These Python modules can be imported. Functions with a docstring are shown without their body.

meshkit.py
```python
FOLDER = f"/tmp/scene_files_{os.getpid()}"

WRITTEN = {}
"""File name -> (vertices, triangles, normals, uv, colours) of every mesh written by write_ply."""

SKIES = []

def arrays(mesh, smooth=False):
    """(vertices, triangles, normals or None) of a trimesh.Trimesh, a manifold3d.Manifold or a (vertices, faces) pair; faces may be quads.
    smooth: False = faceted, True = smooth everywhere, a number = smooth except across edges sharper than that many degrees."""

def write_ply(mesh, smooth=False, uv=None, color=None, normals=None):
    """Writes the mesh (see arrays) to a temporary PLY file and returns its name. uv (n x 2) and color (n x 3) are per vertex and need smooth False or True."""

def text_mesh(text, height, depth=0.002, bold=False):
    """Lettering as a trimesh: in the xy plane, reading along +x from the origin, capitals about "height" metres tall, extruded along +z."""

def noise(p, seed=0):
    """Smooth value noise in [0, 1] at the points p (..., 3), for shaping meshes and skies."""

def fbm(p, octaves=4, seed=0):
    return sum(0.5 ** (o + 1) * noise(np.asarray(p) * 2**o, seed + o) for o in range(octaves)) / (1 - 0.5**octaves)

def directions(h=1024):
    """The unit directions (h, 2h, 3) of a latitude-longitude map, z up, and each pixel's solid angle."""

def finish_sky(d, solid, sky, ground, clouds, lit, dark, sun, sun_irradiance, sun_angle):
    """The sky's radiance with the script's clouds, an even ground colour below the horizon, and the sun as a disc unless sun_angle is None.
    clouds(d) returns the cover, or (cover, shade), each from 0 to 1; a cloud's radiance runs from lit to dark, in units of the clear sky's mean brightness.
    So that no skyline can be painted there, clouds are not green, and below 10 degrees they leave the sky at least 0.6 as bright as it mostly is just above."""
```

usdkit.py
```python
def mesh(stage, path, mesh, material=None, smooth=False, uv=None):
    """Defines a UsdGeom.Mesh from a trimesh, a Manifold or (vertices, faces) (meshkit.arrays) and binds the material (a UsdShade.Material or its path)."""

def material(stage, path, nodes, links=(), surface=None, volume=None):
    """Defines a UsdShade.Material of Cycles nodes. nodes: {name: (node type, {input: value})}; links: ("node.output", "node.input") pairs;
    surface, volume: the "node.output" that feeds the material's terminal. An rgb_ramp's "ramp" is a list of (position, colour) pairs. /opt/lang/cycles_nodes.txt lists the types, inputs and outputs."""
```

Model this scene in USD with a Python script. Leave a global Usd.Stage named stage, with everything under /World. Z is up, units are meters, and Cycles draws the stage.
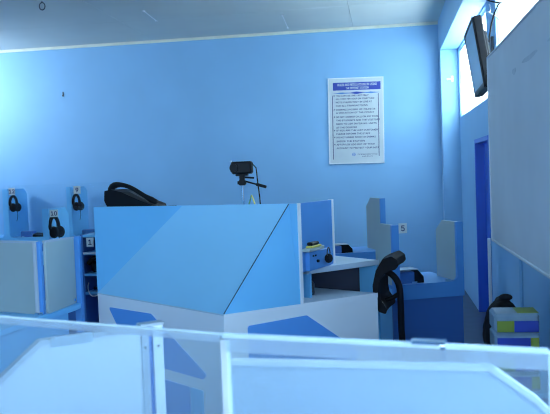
import math, numpy as np, trimesh, usdkit, meshkit
from pxr import Usd, UsdGeom, UsdLux, UsdShade, Gf, Sdf
from shapely.geometry import Polygon, box as sbox
from shapely.ops import unary_union
from scipy.spatial.transform import Rotation

stage = Usd.Stage.CreateInMemory()
UsdGeom.SetStageUpAxis(stage, UsdGeom.Tokens.z)
UsdGeom.SetStageMetersPerUnit(stage, 1.0)
UsdGeom.Xform.Define(stage, '/World')
stage.SetDefaultPrim(stage.GetPrimAtPath('/World'))
UsdGeom.Scope.Define(stage, '/World/Looks')

# ------------------------------------------------------------------ camera
EYE = 1.40
F_PX, YAW, PITCH, ROLL = 750.0, math.radians(8.434), math.radians(2.4915), math.radians(2.179)
fw = np.array([-math.sin(YAW) * math.cos(PITCH), math.cos(YAW) * math.cos(PITCH), -math.sin(PITCH)])
rt = np.array([math.cos(YAW), math.sin(YAW), 0.0])
up = np.cross(rt, fw)
rt, up = math.cos(ROLL) * rt - math.sin(ROLL) * up, math.sin(ROLL) * rt + math.cos(ROLL) * up
cam = UsdGeom.Camera.Define(stage, '/World/Camera')
M4 = Gf.Matrix4d(*[float(x) for x in (*rt, 0, *up, 0, *(-fw), 0, 0, 0, EYE, 1)])
cam.AddTransformOp().Set(M4)
cam.CreateHorizontalApertureAttr(36.0)
cam.CreateVerticalApertureAttr(36.0 * 414 / 550)
cam.CreateFocalLengthAttr(36.0 * F_PX / 550)
cam.CreateClippingRangeAttr(Gf.Vec2f(0.05, 200))
cam.CreateFStopAttr(6.5)
cam.CreateFocusDistanceAttr(5.0)
cam.CreateExposureAttr(0.0)

# ------------------------------------------------------------------ light: daylight through the windows
DAY = (0.55, 0.80, 1.0)


def rect_light(name, pos, look, w, h, power, color=DAY):
    l = UsdLux.RectLight.Define(stage, '/World/' + name)
    l.CreateWidthAttr(w); l.CreateHeightAttr(h); l.CreateIntensityAttr(power); l.CreateColorAttr(Gf.Vec3f(*color))
    z = -np.asarray(look, float) / np.linalg.norm(look)
    x = np.cross([0, 0, 1.0], z); x /= np.linalg.norm(x); y = np.cross(z, x)
    l.AddTransformOp().Set(Gf.Matrix4d(*[float(v) for v in (*x, 0, *y, 0, *z, 0, *pos, 1)]))
    return l


dome = UsdLux.DomeLight.Define(stage, '/World/Sky')
dome.CreateIntensityAttr(2.0); dome.CreateColorAttr(Gf.Vec3f(0.44, 0.72, 1.0))
HIGH = (0.74, 0.88, 1.0)
rect_light('daylight_rear', (-1.35, -2.75, 1.75), (0, 1, -0.05), 3.6, 1.9, 2.5, HIGH)
rect_light('daylight_clerestory', (1.75, 7.58, 2.45), (-1, 0, -0.12), 2.3, 1.2, 44.0, HIGH)
rect_light('daylight_clerestory_near', (1.75, 4.65, 2.45), (-1, 0, -0.12), 2.4, 1.2, 40.0, HIGH)
rect_light('daylight_side', (1.75, 0.9, 1.9), (-1, 0.12, -0.1), 2.5, 1.7, 1.0)
rect_light('daylight_left', (-6.45, 8.0, 2.6), (0.72, 0.69, 0.03), 1.3, 0.7, 40.0, HIGH)

# ------------------------------------------------------------------ materials
LOOKS = {}


def mat(name, color, rough=0.5, var=0.06, scale=6.0, bump=0.0, bscale=60.0, metallic=0.0, spec=0.5, coat=0.0, trans=0.0):
    c = np.array(color, float)
    nodes = {'tc': ('texture_coordinate', {}),
             'n': ('noise_texture', {'scale': scale, 'detail': 3.0}),
             'r': ('rgb_ramp', {'ramp': [(0.25, tuple(np.clip(c * (1 - var), 0, 1))), (0.75, tuple(np.clip(c * (1 + var), 0, 1)))]}),
             'p': ('principled_bsdf', {'roughness': rough, 'metallic': metallic, 'specular_ior_level': spec, 'coat_weight': coat, 'transmission_weight': trans})}
    links = [('tc.object', 'n.vector'), ('n.fac', 'r.fac'), ('r.color', 'p.base_color')]
    if bump:
        nodes['b'] = ('noise_texture', {'scale': bscale, 'detail': 2.0})
        nodes['bp'] = ('bump', {'strength': bump, 'distance': 0.004})
        links += [('tc.object', 'b.vector'), ('b.fac', 'bp.height'), ('bp.normal', 'p.normal')]
    m = usdkit.material(stage, '/World/Looks/' + name, nodes, links, surface='p.BSDF')
    LOOKS[name] = m
    return m


def clear(name, tint, haze=0.0, haze_color=(0.8, 0.9, 1.0), rough=0.02, ior=1.45):
    nodes = {'f': ('fresnel', {'IOR': ior}), 't': ('transparent_bsdf', {'color': tint}), 'g': ('glossy_bsdf', {'color': (1, 1, 1), 'roughness': rough}),
             'm': ('mix_closure', {})}
    nodes['ge'] = ('geometry', {})
    nodes['inv'] = ('math', {'math_type': 'subtract', 'value1': 1.0})
    nodes['mul'] = ('math', {'math_type': 'multiply'})
    links = [('ge.backfacing', 'inv.value2'), ('f.fac', 'mul.value1'), ('inv.value', 'mul.value2'), ('mul.value', 'm.fac'), ('t.BSDF', 'm.closure1'), ('g.BSDF', 'm.closure2')]
    out = 'm.closure'
    if haze:
        nodes['d'] = ('diffuse_bsdf', {'color': haze_color})
        nodes['h'] = ('mix_closure', {'fac': haze})
        links += [('m.closure', 'h.closure1'), ('d.BSDF', 'h.closure2')]
        out = 'h.closure'
    m = usdkit.material(stage, '/World/Looks/' + name, nodes, links, surface=out)
    LOOKS[name] = m
    return m


WALL = mat('blue_wall_paint', (0.27, 0.53, 0.80), 0.55, 0.05, 1.3, 0.12, 40)
WALL2 = mat('blue_frame_paint', (0.26, 0.51, 0.76), 0.5, 0.04, 2.0, 0.1, 40)
CEIL = mat('ceiling_board_paint', (0.62, 0.66, 0.62), 0.7, 0.04, 2.0, 0.1, 50)
GAP = mat('dark_joint', (0.35, 0.38, 0.38), 0.8)
CREAM = mat('cream_cornice', (0.78, 0.78, 0.66), 0.5)
FLOOR = mat('grey_floor_vinyl', (0.07, 0.09, 0.15), 0.4, 0.12, 9)
BLUE = mat('mid_blue_laminate', (0.18, 0.54, 0.86), 0.35, 0.02, 4)
RAIL = mat('carrel_blue_laminate', (0.09, 0.31, 0.70), 0.4, 0.02, 4)
SKYB = mat('light_blue_laminate', (0.30, 0.64, 0.88), 0.35, 0.02, 4)
DEEP = mat('deep_blue_laminate', (0.065, 0.18, 0.50), 0.35, 0.03, 4)
NAVY = mat('knee_shade_and_seam_navy', (0.012, 0.022, 0.06), 0.5, 0.05, 4)  # near-black: knee hole shade put into the colour; also colours the facet seam
WHITE = mat('white_laminate', (0.86, 0.87, 0.89), 0.3, 0.02, 3)
GREYL = mat('grey_white_laminate', (0.40, 0.48, 0.47), 0.4, 0.04, 5)
INLAY = mat('inlay_blue_laminate', (0.12, 0.36, 0.80), 0.35, 0.02, 4)
PALE2 = mat('pale_blue_board', (0.52, 0.62, 0.72), 0.35, 0.02, 3)
PALE = mat('pale_blue_laminate', (0.66, 0.70, 0.74), 0.3, 0.02, 3)
BOARD = mat('grey_board_paint', (0.64, 0.67, 0.70), 0.55, 0.05, 3.0)
SMUDGE = mat('board_smudge', (0.50, 0.54, 0.58), 0.6, 0.12, 20)
TRIMG = mat('grey_edge_band', (0.45, 0.50, 0.56), 0.35)
ALU = mat('brushed_aluminium', (0.75, 0.78, 0.80), 0.3, 0.05, 30, metallic=0.9)
CHROME = mat('bright_steel', (0.85, 0.86, 0.88), 0.12, 0.02, 10, metallic=1.0)
BLACK = mat('black_plastic', (0.006, 0.007, 0.010), 0.5, 0.1, 20, spec=0.2)
BLACK2 = mat('black_soft_cloth', (0.010, 0.010, 0.013), 0.8, 0.2, 40, 0.3, 150, spec=0.2)
DARKG = mat('dark_grey_plastic', (0.05, 0.055, 0.065), 0.4, 0.1, 20)
SCREEN = mat('unlit_screen', (0.10, 0.15, 0.22), 0.25, 0.02, 3, spec=0.8)
PLASTW = mat('white_plastic', (0.82, 0.84, 0.85), 0.4)
PAPER = mat('white_paper', (0.66, 0.70, 0.70), 0.7)
INK = mat('navy_ink', (0.03, 0.04, 0.14), 0.7)
INKB = mat('blue_ink', (0.05, 0.08, 0.42), 0.6)
INKM = mat('mid_blue_ink', (0.12, 0.28, 0.62), 0.6)
DOORM = mat('deep_blue_door_paint', (0.04, 0.15, 0.66), 0.45, 0.06, 3)
LIME = mat('yellow_green_print', (0.26, 0.34, 0.03), 0.4)
ROYAL = mat('royal_blue_print', (0.03, 0.06, 0.40), 0.35)
WRAP = mat('pale_blue_plastic_wrap', (0.24, 0.34, 0.42), 0.3, 0.12, 14, 0.4, 30)
YELL = mat('yellow_plastic', (0.65, 0.55, 0.10), 0.45)
GREEN = mat('green_plastic', (0.12, 0.35, 0.12), 0.45)
GLASS = clear('clear_glass', (0.96, 0.98, 0.99), 0.004)
DUSTY = clear('dusty_glass', (0.90, 0.95, 0.97), 0.11, (0.72, 0.82, 0.86))
DUSTY2 = clear('hazy_glass', (0.90, 0.95, 0.97), 0.12, (0.72, 0.82, 0.86))
GLASSEDGE = mat('polished_glass_edge', (0.72, 0.86, 0.88), 0.15, 0.05, 25, 0.3, 20)
PANE = clear('window_glass', (0.97, 0.98, 1.0))
ACRYL = clear('clear_acrylic_strip', (0.88, 0.94, 0.96), 0.35)
usdkit.material(stage, '/World/Looks/thin_curtain', {
    'd': ('diffuse_bsdf', {'color': (0.80, 0.84, 0.80)}), 't': ('translucent_bsdf', {'color': (0.80, 0.85, 0.82)}), 'm': ('mix_closure', {'fac': 0.5})},
    [('d.BSDF', 'm.closure1'), ('t.BSDF', 'm.closure2')], surface='m.closure')
CURT = UsdShade.Material.Get(stage, '/World/Looks/thin_curtain')

# ------------------------------------------------------------------ mesh helpers
cat = trimesh.util.concatenate


def hull(pts):
    return trimesh.Trimesh(np.asarray(pts, float), process=False).convex_hull if False else trimesh.convex.convex_hull(np.asarray(pts, float))


def bx(x0, x1, y0, y1, z0, z1, b=0.0):
    x0, x1 = sorted((x0, x1)); y0, y1 = sorted((y0, y1)); z0, z1 = sorted((z0, z1))
    b = min(b, 0.45 * min(x1 - x0, y1 - y0, z1 - z0))
    if b <= 0:
        return trimesh.creation.box(bounds=[[x0, y0, z0], [x1, y1, z1]])
    p = []
    for sx in (0, 1):
        for sy in (0, 1):
            for sz in (0, 1):
                c = np.array([x1 if sx else x0, y1 if sy else y0, z1 if sz else z0])
                d = np.array([-b if sx else b, -b if sy else b, -b if sz else b])
                for k in range(3):
                    q = c + d; q[k] = c[k]; p.append(q)
    return hull(p)


def poly_of(pts, r=0.0):
    g = pts if hasattr(pts, 'exterior') else Polygon(pts)
    if r:
        g = g.buffer(-r).buffer(r, quad_segs=4)
    return g


def solid(g, t, b=0.0):
    """polygon (shapely) extruded 0..t along +z, with chamfered rims when b."""
    m = trimesh.creation.extrude_polygon(g, t, engine='earcut')
    if b and abs(g.convex_hull.area - g.area) < 1e-9:
        i = g.buffer(-b, join_style=2)
        o = np.array(g.exterior.coords); n = np.array(i.exterior.coords)
        m = hull(np.vstack([np.c_[o, np.full(len(o), b)], np.c_[o, np.full(len(o), t - b)], np.c_[n, np.zeros(len(n))], np.c_[n, np.full(len(n), t)]]))
    return m


def upright(p, q, pts, t, b=0.0, r=0.0, off=0.0):
    """pts (s, z) in the vertical plane through plan points p -> q; thickness t goes to the left of p -> q (away from the viewer when q is on the right)."""
    p, q = np.array(p, float), np.array(q, float)
    u = (q - p) / np.linalg.norm(q - p); n = np.array([-u[1], u[0]])
    m = solid(poly_of(pts, r), t, b)
    v = np.array(m.vertices)
    w = np.c_[p + v[:, :1] * u + (v[:, 2:3] + off) * n, v[:, 1]]
    f = np.array(m.faces)[:, ::-1]
    return trimesh.Trimesh(w, f, process=False)


def slab(pts, z0, z1, b=0.0, r=0.0):
    m = solid(poly_of(pts, r), z1 - z0, b)
    m.apply_translation([0, 0, z0])
    return m


def tube(points, rad, sides=8, closed_ends=True):
    p = np.asarray(points, float)
    n = len(p)
    rad = np.broadcast_to(rad, (n,))
    t = np.gradient(p, axis=0); t /= np.linalg.norm(t, axis=1, keepdims=True) + 1e-12
    a = np.cross(t, [0.31, 0.17, 0.93]); bad = np.linalg.norm(a, axis=1) < 0.15
    a[bad] = np.cross(t[bad], [0.9, 0.3, -0.2])
    a /= np.linalg.norm(a, axis=1, keepdims=True); b = np.cross(t, a)
    ang = np.arange(sides) * 2 * np.pi / sides
    v = p[:, None] + rad[:, None, None] * (np.cos(ang)[None, :, None] * a[:, None] + np.sin(ang)[None, :, None] * b[:, None])
    v = v.reshape(-1, 3); f = []
    for i in range(n - 1):
        for j in range(sides):
            k = (j + 1) % sides
            f += [[i * sides + j, i * sides + k, (i + 1) * sides + k], [i * sides + j, (i + 1) * sides + k, (i + 1) * sides + j]]
    c0, c1 = len(v), len(v) + 1
    v = np.vstack([v, p[0], p[-1]])
    for j in range(sides):
        k = (j + 1) % sides
        f += [[c0, k, j], [c1, (n - 1) * sides + j, (n - 1) * sides + k]]
    return trimesh.Trimesh(v, np.array(f), process=False)


def smooth_path(pts, n=24):
    from scipy.interpolate import CubicSpline
    p = np.asarray(pts, float)
    d = np.r_[0, np.cumsum(np.linalg.norm(np.diff(p, axis=0), axis=1))]
    return CubicSpline(d, p)(np.linspace(0, d[-1], n))


def cyl(a, b, r, sides=16, r2=None):
    return tube([a, b], [r, r if r2 is None else r2], sides)


def ball(c, r, s=(1, 1, 1), sub=2):
    m = trimesh.creation.icosphere(sub, r)
    m.apply_scale(s); m.apply_translation(c)
    return m


def turned(m, c, deg, axis=(0, 0, 1)):
    m = m.copy()
    m.apply_transform(trimesh.transformations.rotation_matrix(math.radians(deg), axis, c))
    return m


def text3d(s, h, bold=False, depth=0.0012):
    """text standing upright, reading along +x, its face towards -y, baseline at the origin"""
    m = meshkit.text_mesh(s, h, depth, bold)
    v = np.array(m.vertices)
    m.vertices = np.c_[v[:, 0], -v[:, 2], v[:, 1]]
    return m


# ------------------------------------------------------------------ scene helpers
USED = {}


def unique(path, name):
    k = (path, name)
    USED[k] = USED.get(k, -1) + 1
    return name if USED[k] == 0 else f'{name}_{USED[k]:03d}'


class Node:
    def __init__(self, prim, loc):
        self.prim, self.loc = prim, np.asarray(loc, float)
        self.path = str(prim.GetPath())


def tag(prim, label=None, category=None, group=None, kind=None):
    for k, v in (('label', label), ('category', category), ('group', group), ('kind', kind)):
        if v:
            prim.SetCustomDataByKey(k, v)


def thing(name, label, category, loc=(0, 0, 0), group=None, kind=None):
    x = UsdGeom.Xform.Define(stage, '/World/' + unique('/World', name))
    x.AddTranslateOp().Set(Gf.Vec3d(*map(float, loc)))
    x.AddRotateZOp().Set(0.0)
    tag(x.GetPrim(), label, category, group, kind)
    return Node(x.GetPrim(), loc)


def part(parent, name, mesh, material, smooth=30, label=None, kind=None):
    """mesh in world coordinates"""
    m = mesh.copy() if hasattr(mesh, 'copy') else mesh
    m.apply_translation(-parent.loc)
    path = parent.path + '/' + unique(parent.path, name)
    g = usdkit.mesh(stage, path, m, material, smooth=smooth)
    tag(g.GetPrim(), label, None, None, kind)
    return Node(g.GetPrim(), parent.loc)


def structure(name, mesh=None, material=None, smooth=30):
    if mesh is None:
        x = UsdGeom.Xform.Define(stage, '/World/' + unique('/World', name))
        tag(x.GetPrim(), kind='structure')
        return Node(x.GetPrim(), (0, 0, 0))
    g = usdkit.mesh(stage, '/World/' + unique('/World', name), mesh, material, smooth=smooth)
    tag(g.GetPrim(), kind='structure')
    return Node(g.GetPrim(), (0, 0, 0))


def dup(src, loc, rotz, label, group=None):
    x = UsdGeom.Xform.Define(stage, '/World/' + unique('/World', src.prim.GetName()))
    x.GetPrim().GetReferences().AddInternalReference(src.prim.GetPath())
    x.GetPrim().SetInstanceable(True)
    UsdGeom.XformCommonAPI
    x.GetPrim().GetAttribute('xformOp:translate').Set(Gf.Vec3d(*map(float, loc)))
    x.GetPrim().GetAttribute('xformOp:rotateZ').Set(float(rotz))
    tag(x.GetPrim(), label, src.prim.GetCustomDataByKey('category'), group or src.prim.GetCustomDataByKey('group'))
    return x


# ================================================================== THE ROOM
XL, XR, XI, YB, YR, HC = -6.0, 0.66, 0.86, 9.0, -2.5, 3.10
structure('floor', bx(XL - .1, 1.2, YR - .1, YB + .1, -0.1, 0.0), FLOOR)
structure('wall_back', bx(XL - .1, 1.2, YB, YB + 0.15, 0, HC + .1), WALL)
wq = sbox(YR, 0, YB, HC + .1).difference(sbox(7.50, 2.25, 8.70, 2.90))
m = trimesh.creation.extrude_polygon(wq, 0.15, engine='earcut'); v = np.array(m.vertices)
structure('wall_left', trimesh.Trimesh(np.c_[XL - v[:, 2], v[:, 0], v[:, 1]], m.faces[:, ::-1], process=False), WALL, smooth=False)

# ceiling: boards with open joints on a backing
ce = structure('ceiling')
part(ce, 'ceiling_backing', bx(XL, XR + .3, YR, YB, HC + 0.012, HC + 0.05), GAP)
ys = [YB - 0.0, 7.82, 6.60, 5.38, 4.16, 2.94, 1.72, 0.5, -0.72, YR]
xs = [XL, -5.2, -2.76, -0.32, XR + 0.01]
for i in range(len(ys) - 1):
    for j in range(len(xs) - 1):
        part(ce, 'ceiling_board', bx(xs[j] + .002, xs[j + 1] - .002, ys[i + 1] + .002, ys[i] - .002, HC, HC + 0.012, 0.0015), CEIL)
structure('trim_1', cat([bx(XL, XR, YB - 0.022, YB, HC - 0.032, HC, 0.004), bx(XL, XR, YB - 0.03, YB, HC - 0.010, HC, 0.003)]), CREAM)

# right wall: concrete frame (column, beam) with a set-back infill that has openings
wr = structure('wall_right')
part(wr, 'beam', bx(XR, 1.02, YR, YB, 2.74, HC + .1, 0.004), WALL2)
part(wr, 'column', bx(XR, 1.02, 8.78, YB, 0, 2.74, 0.004), WALL2)
part(wr, 'column', bx(XR, 1.02, 2.45, 2.75, 0, 2.74, 0.004), WALL2)
part(wr, 'column', bx(XR, 1.02, YR, YR + .25, 0, 2.74, 0.004), WALL2)
inf = unary_union([sbox(YR + .25, 0, 2.45, 2.74), sbox(2.75, 0, 8.78, 2.74)])
for o in (sbox(6.42, 1.96, 8.70, 2.72), sbox(3.45, 1.96, 5.90, 2.72), sbox(6.46, -1, 7.42, 1.66), sbox(-0.4, 0.95, 2.2, 2.60)):
    inf = inf.difference(o)
for g in inf.geoms:
    m = trimesh.creation.extrude_polygon(g, 0.14, engine='earcut')
    v = np.array(m.vertices)
    part(wr, 'infill', trimesh.Trimesh(np.c_[XI + v[:, 2], v[:, 0], v[:, 1]], m.faces, process=False), WALL, smooth=False)

# rear wall behind the viewer, with the wide window that lights the room
wq = sbox(XL, 0, 1.02, HC + .1).difference(sbox(-3.1, 0.85, 0.4, 2.65))
m = trimesh.creation.extrude_polygon(wq, 0.15, engine='earcut'); v = np.array(m.vertices)
structure('wall_rear', trimesh.Trimesh(np.c_[v[:, 0], YR - v[:, 2], v[:, 1]], m.faces[:, ::-1], process=False), WALL, smooth=False)


def window_x(name, y0, y1, z0, z1, x=0.90, bars=()):
    """a window in the right wall"""
    w = structure(name)
    f = cat([bx(x, x + .05, y0, y1, z0, z0 + .04, .004), bx(x, x + .05, y0, y1, z1 - .04, z1, .004),
             bx(x, x + .05, y0, y0 + .04, z0 + .04, z1 - .04, .004), bx(x, x + .05, y1 - .04, y1, z0 + .04, z1 - .04, .004)])
    part(w, 'window_frame', f, PLASTW)
    for b in bars:
        part(w, 'mullion', bx(x, x + .05, b - .015, b + .015, z0 + .04, z1 - .04, .003), PLASTW)
    part(w, 'pane', bx(x + .02, x + .026, y0 + .03, y1 - .03, z0 + .03, z1 - .03), PANE)
    return w


window_x('window_1', 6.42, 8.70, 1.96, 2.72, bars=(7.56,))
window_x('window_2', 3.45, 5.90, 1.96, 2.72, bars=(4.68,))
window_x('window_3', -0.4, 2.2, 0.95, 2.60, bars=(0.5, 1.3))
window_x('window_5', 7.50, 8.70, 2.25, 2.90, x=XL - .1, bars=(8.1,))
w4 = structure('window_4')
part(w4, 'window_frame', cat([bx(-3.1, .4, YR - .1, YR - .05, .85, .90), bx(-3.1, .4, YR - .1, YR - .05, 2.60, 2.65), bx(-3.1, -3.05, YR - .1, YR - .05, .9, 2.6), bx(.35, .4, YR - .1, YR - .05, .9, 2.6)]), PLASTW)
for xx in (-2.2, -1.35, -.5):
    part(w4, 'mullion', bx(xx - .02, xx + .02, YR - .1, YR - .05, .9, 2.6), PLASTW)
part(w4, 'pane', bx(-3.06, .36, YR - .078, YR - .072, .88, 2.62), PANE)


def curtain(label, y0, y1, z0, z1, x, amp=0.012, folds=22, group=None):
    n = int(folds * 8)
    y = np.linspace(y0, y1, n); k = np.linspace(z0, z1, 7)
    Y, Z = np.meshgrid(y, k)
    X = x + amp * np.sin((Y - y0) / (y1 - y0) * folds * 2 * np.pi + 0.6 * np.sin(Y * 3)) * (1.15 - 0.3 * (Z - z0) / (z1 - z0))
    v = np.c_[X.ravel(), Y.ravel(), Z.ravel()]
    f = []
    for i in range(6):
        for j in range(n - 1):
            a = i * n + j
            f += [[a, a + 1, a + n + 1], [a, a + n + 1, a + n]]
    t = thing('window_curtain', label, 'curtain', (x, (y0 + y1) / 2, z0))
    part(t, 'curtain_cloth', trimesh.Trimesh(v, f, process=False), CURT, smooth=True)
    part(t, 'curtain_rod', cyl((x, y0 - .02, z1 - .006), (x, y1 + .02, z1 - .006), .005, 8), PLASTW)


curtain('thin white curtain glowing with daylight in the high window beside the corner column', 6.47, 8.66, 1.99, 2.70, 0.885)
curtain('thin white pleated curtain in the high window above the big grey board', 3.50, 5.86, 1.99, 2.70, 0.885)

# doorway in the right wall
d1 = structure('door_1')
part(d1, 'door_frame', cat([bx(XI - .005, XI + .14, 6.46, 6.50, 0, 1.66, .003), bx(XI - .005, XI + .14, 7.38, 7.42, 0, 1.66, .003), bx(XI - .005, XI + .14, 6.50, 7.38, 1.62, 1.66, .003)]), DOORM)
dl = part(d1, 'door_leaf', bx(XI + .085, XI + .125, 6.505, 7.375, .01, 1.615, .003), DOORM)
part(d1, 'door_handle', cyl((XI + .04, 6.58, .85), (XI + .085, 6.58, .85), .012, 10), ALU)
part(d1, 'door_light_line', bx(XI - .030, XI - .005, 6.435, 6.455, 0.0, 0.80, .002), PLASTW, label='narrow white strip painted as the line of light at the near door jamb')  # light along the door gap put into a white strip

# things fixed on the right wall
t = thing('pipe', 'thin pale vertical pipe on the blue wall below the big grey board', 'pipe', (XI - .014, 5.0, 0))
part(t, 'pipe_run', cyl((XI - .013, 5.0, 0.0), (XI - .013, 5.0, 1.955), .012, 10), WALL2)
for z in (.35, 1.1, 1.8):
    part(t, 'pipe_clip', bx(XI - .027, XI, 4.982, 5.018, z - .01, z + .01, .003), PLASTW)

t = thing('wall_board', 'large plain grey board mounted on the right wall below the curtained window', 'board', (0.6, 3.4, .97))
yb0, yb1, zb0, zb1 = 2.10, 4.50, 0.965, 2.03
part(t, 'board_face', bx(0.605, 0.625, yb0 + .012, yb1 - .012, zb0 + .012, zb1 - .012, .002), BOARD)
for yy, zz, wy, wz in ((3.25, 1.845, .34, .022), (3.62, 1.835, .10, .030), (2.75, 1.85, .30, .016)):
    k = np.linspace(0, 2 * np.pi, 20, endpoint=False)
    m = trimesh.creation.extrude_polygon(Polygon(np.c_[wy / 2 * np.cos(k), wz / 2 * np.sin(k) * (1 + .25 * np.sin(3 * k))]), .0006, engine='earcut'); v = np.array(m.vertices)
    part(t, 'smudge', trimesh.Trimesh(np.c_[.605 - v[:, 2], yy + v[:, 0], zz + v[:, 1]], np.array(m.faces)[:, ::-1], process=False), SMUDGE, smooth=False)
part(t, 'board_frame', cat([bx(.60, .635, yb0, yb1, zb0, zb0 + .014, .003), bx(.60, .635, yb0, yb1, zb1 - .014, zb1, .003), bx(.60, .635, yb0, yb0 + .014, zb0, zb1, .003), bx(.60, .635, yb1 - .014, yb1, zb0, zb1, .003)]), BOARD)
for y in (2.55, 2.65):
    part(t, 'mounting_bracket', bx(.63, XR, y - .03, y + .03, 1.3, 1.7, .003), ALU)
for y in (4.2,):
    part(t, 'mounting_bracket', bx(.63, XI, y - .03, y + .03, 1.2, 1.24, .003), ALU)
    part(t, 'mounting_bracket', bx(.63, XI, y - .03, y + .03, 1.75, 1.79, .003), ALU)

# ------------------------------------------------------------------ television
tvc = np.array([0.655, 5.45, 2.15])
t = thing('television', 'flat black television tilted down from a bracket in front of the high window', 'television', tvc)


def tv(m):
    m = turned(m, tvc, -8.5, (0, 1, 0))
    return turned(m, tvc, -2.0, (0, 0, 1))


c = tvc
part(t, 'tv_housing', tv(bx(c[0] - .012, c[0] + .045, c[1] - .37, c[1] + .37, c[2] - .235, c[2] + .235, .008)), BLACK)
part(t, 'tv_back', tv(bx(c[0] + .045, c[0] + .075, c[1] - .25, c[1] + .25, c[2] - .17, c[2] + .15, .012)), BLACK)
part(t, 'screen', tv(bx(c[0] - .015, c[0] - .012, c[1] - .345, c[1] + .345, c[2] - .20, c[2] + .215)), SCREEN)
part(t, 'bezel', tv(cat([bx(c[0] - .018, c[0] - .012, c[1] - .37, c[1] + .37, c[2] + .213, c[2] + .235, .002), bx(c[0] - .018, c[0] - .012, c[1] - .37, c[1] + .37, c[2] - .235, c[2] - .198, .002),
                         bx(c[0] - .018, c[0] - .012, c[1] - .37, c[1] - .345, c[2] - .2, c[2] + .215, .002), bx(c[0] - .018, c[0] - .012, c[1] + .345, c[1] + .37, c[2] - .2, c[2] + .215, .002)])), BLACK)
part(t, 'bracket_arm', cat([tube([(.72, 5.45, 2.12), (.80, 5.75, 2.2), (.86, 6.1, 2.25)], .016, 8), bx(.84, XI, 6.02, 6.18, 2.1, 2.4, .004)]), DARKG)
t = thing('television_cable', 'thin white cable looping from the television back to the wall', 'cable', (.74, 5.3, 2.2))
part(t, 'cable_run', tube(smooth_path([(.728, 5.2, 2.12), (.775, 5.05, 2.17), (.80, 5.15, 2.32), (.76, 5.3, 2.42), (.78, 5.7, 2.52), (.845, 6.1, 2.66)], 40), .006, 6), PLASTW, smooth=True)
t = thing('power_cable', 'thin black cable hanging behind the television below the beam', 'cable', (.8, 5.6, 2.3))
part(t, 'cable_run', tube(smooth_path([(.845, 6.05, 2.72), (.80, 5.7, 2.60), (.83, 5.4, 2.52), (.775, 5.25, 2.46), (.74, 5.3, 2.34), (.735, 5.35, 2.25)], 40), .006, 6), BLACK, smooth=True)
t = thing('latch', 'small white latch on the column face beside the glowing curtain', 'latch', (.765, 8.77, 2.4))
part(t, 'latch_plate', bx(.775, .80, 8.770, 8.78, 2.37, 2.44, .002), PLASTW)
part(t, 'latch_bar', bx(.725, .80, 8.755, 8.772, 2.393, 2.413, .003), PLASTW)

# ------------------------------------------------------------------ on the ceiling
for (x0, y0, x1, y1), lab in (((-2.355, 7.356, -2.382, 7.91), 'short thin white strip on the ceiling, left of the middle'), ((-1.031, 7.995, -1.068, 8.777), 'thin white strip on the ceiling close to the notice on the wall')):
    t = thing('ceiling_strip', lab, 'strip', (x0, y0, HC - .012))
    part(t, 'strip_bar', tube([(x0, y0, HC - .005), (x1, y1, HC - .005)], .0045, 6), PLASTW)
    for s in (.05, .95):
        part(t, 'strip_clip', bx(x0 + (x1 - x0) * s - .012, x0 + (x1 - x0) * s + .012, y0 + (y1 - y0) * s - .008, y0 + (y1 - y0) * s + .008, HC - .014, HC, .002), PLASTW)
t = thing('ceiling_hook', 'small dark ring hook hanging from the ceiling at the upper left', 'hook', (-3.13, 6.7, HC))
a = np.linspace(0, 2 * np.pi, 25)
part(t, 'hook_ring', tube(np.c_[-3.128 + .028 * np.cos(a), np.full(25, 6.72), HC - .045 + .034 * np.sin(a)], .005, 6), DARKG, smooth=True)
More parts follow.
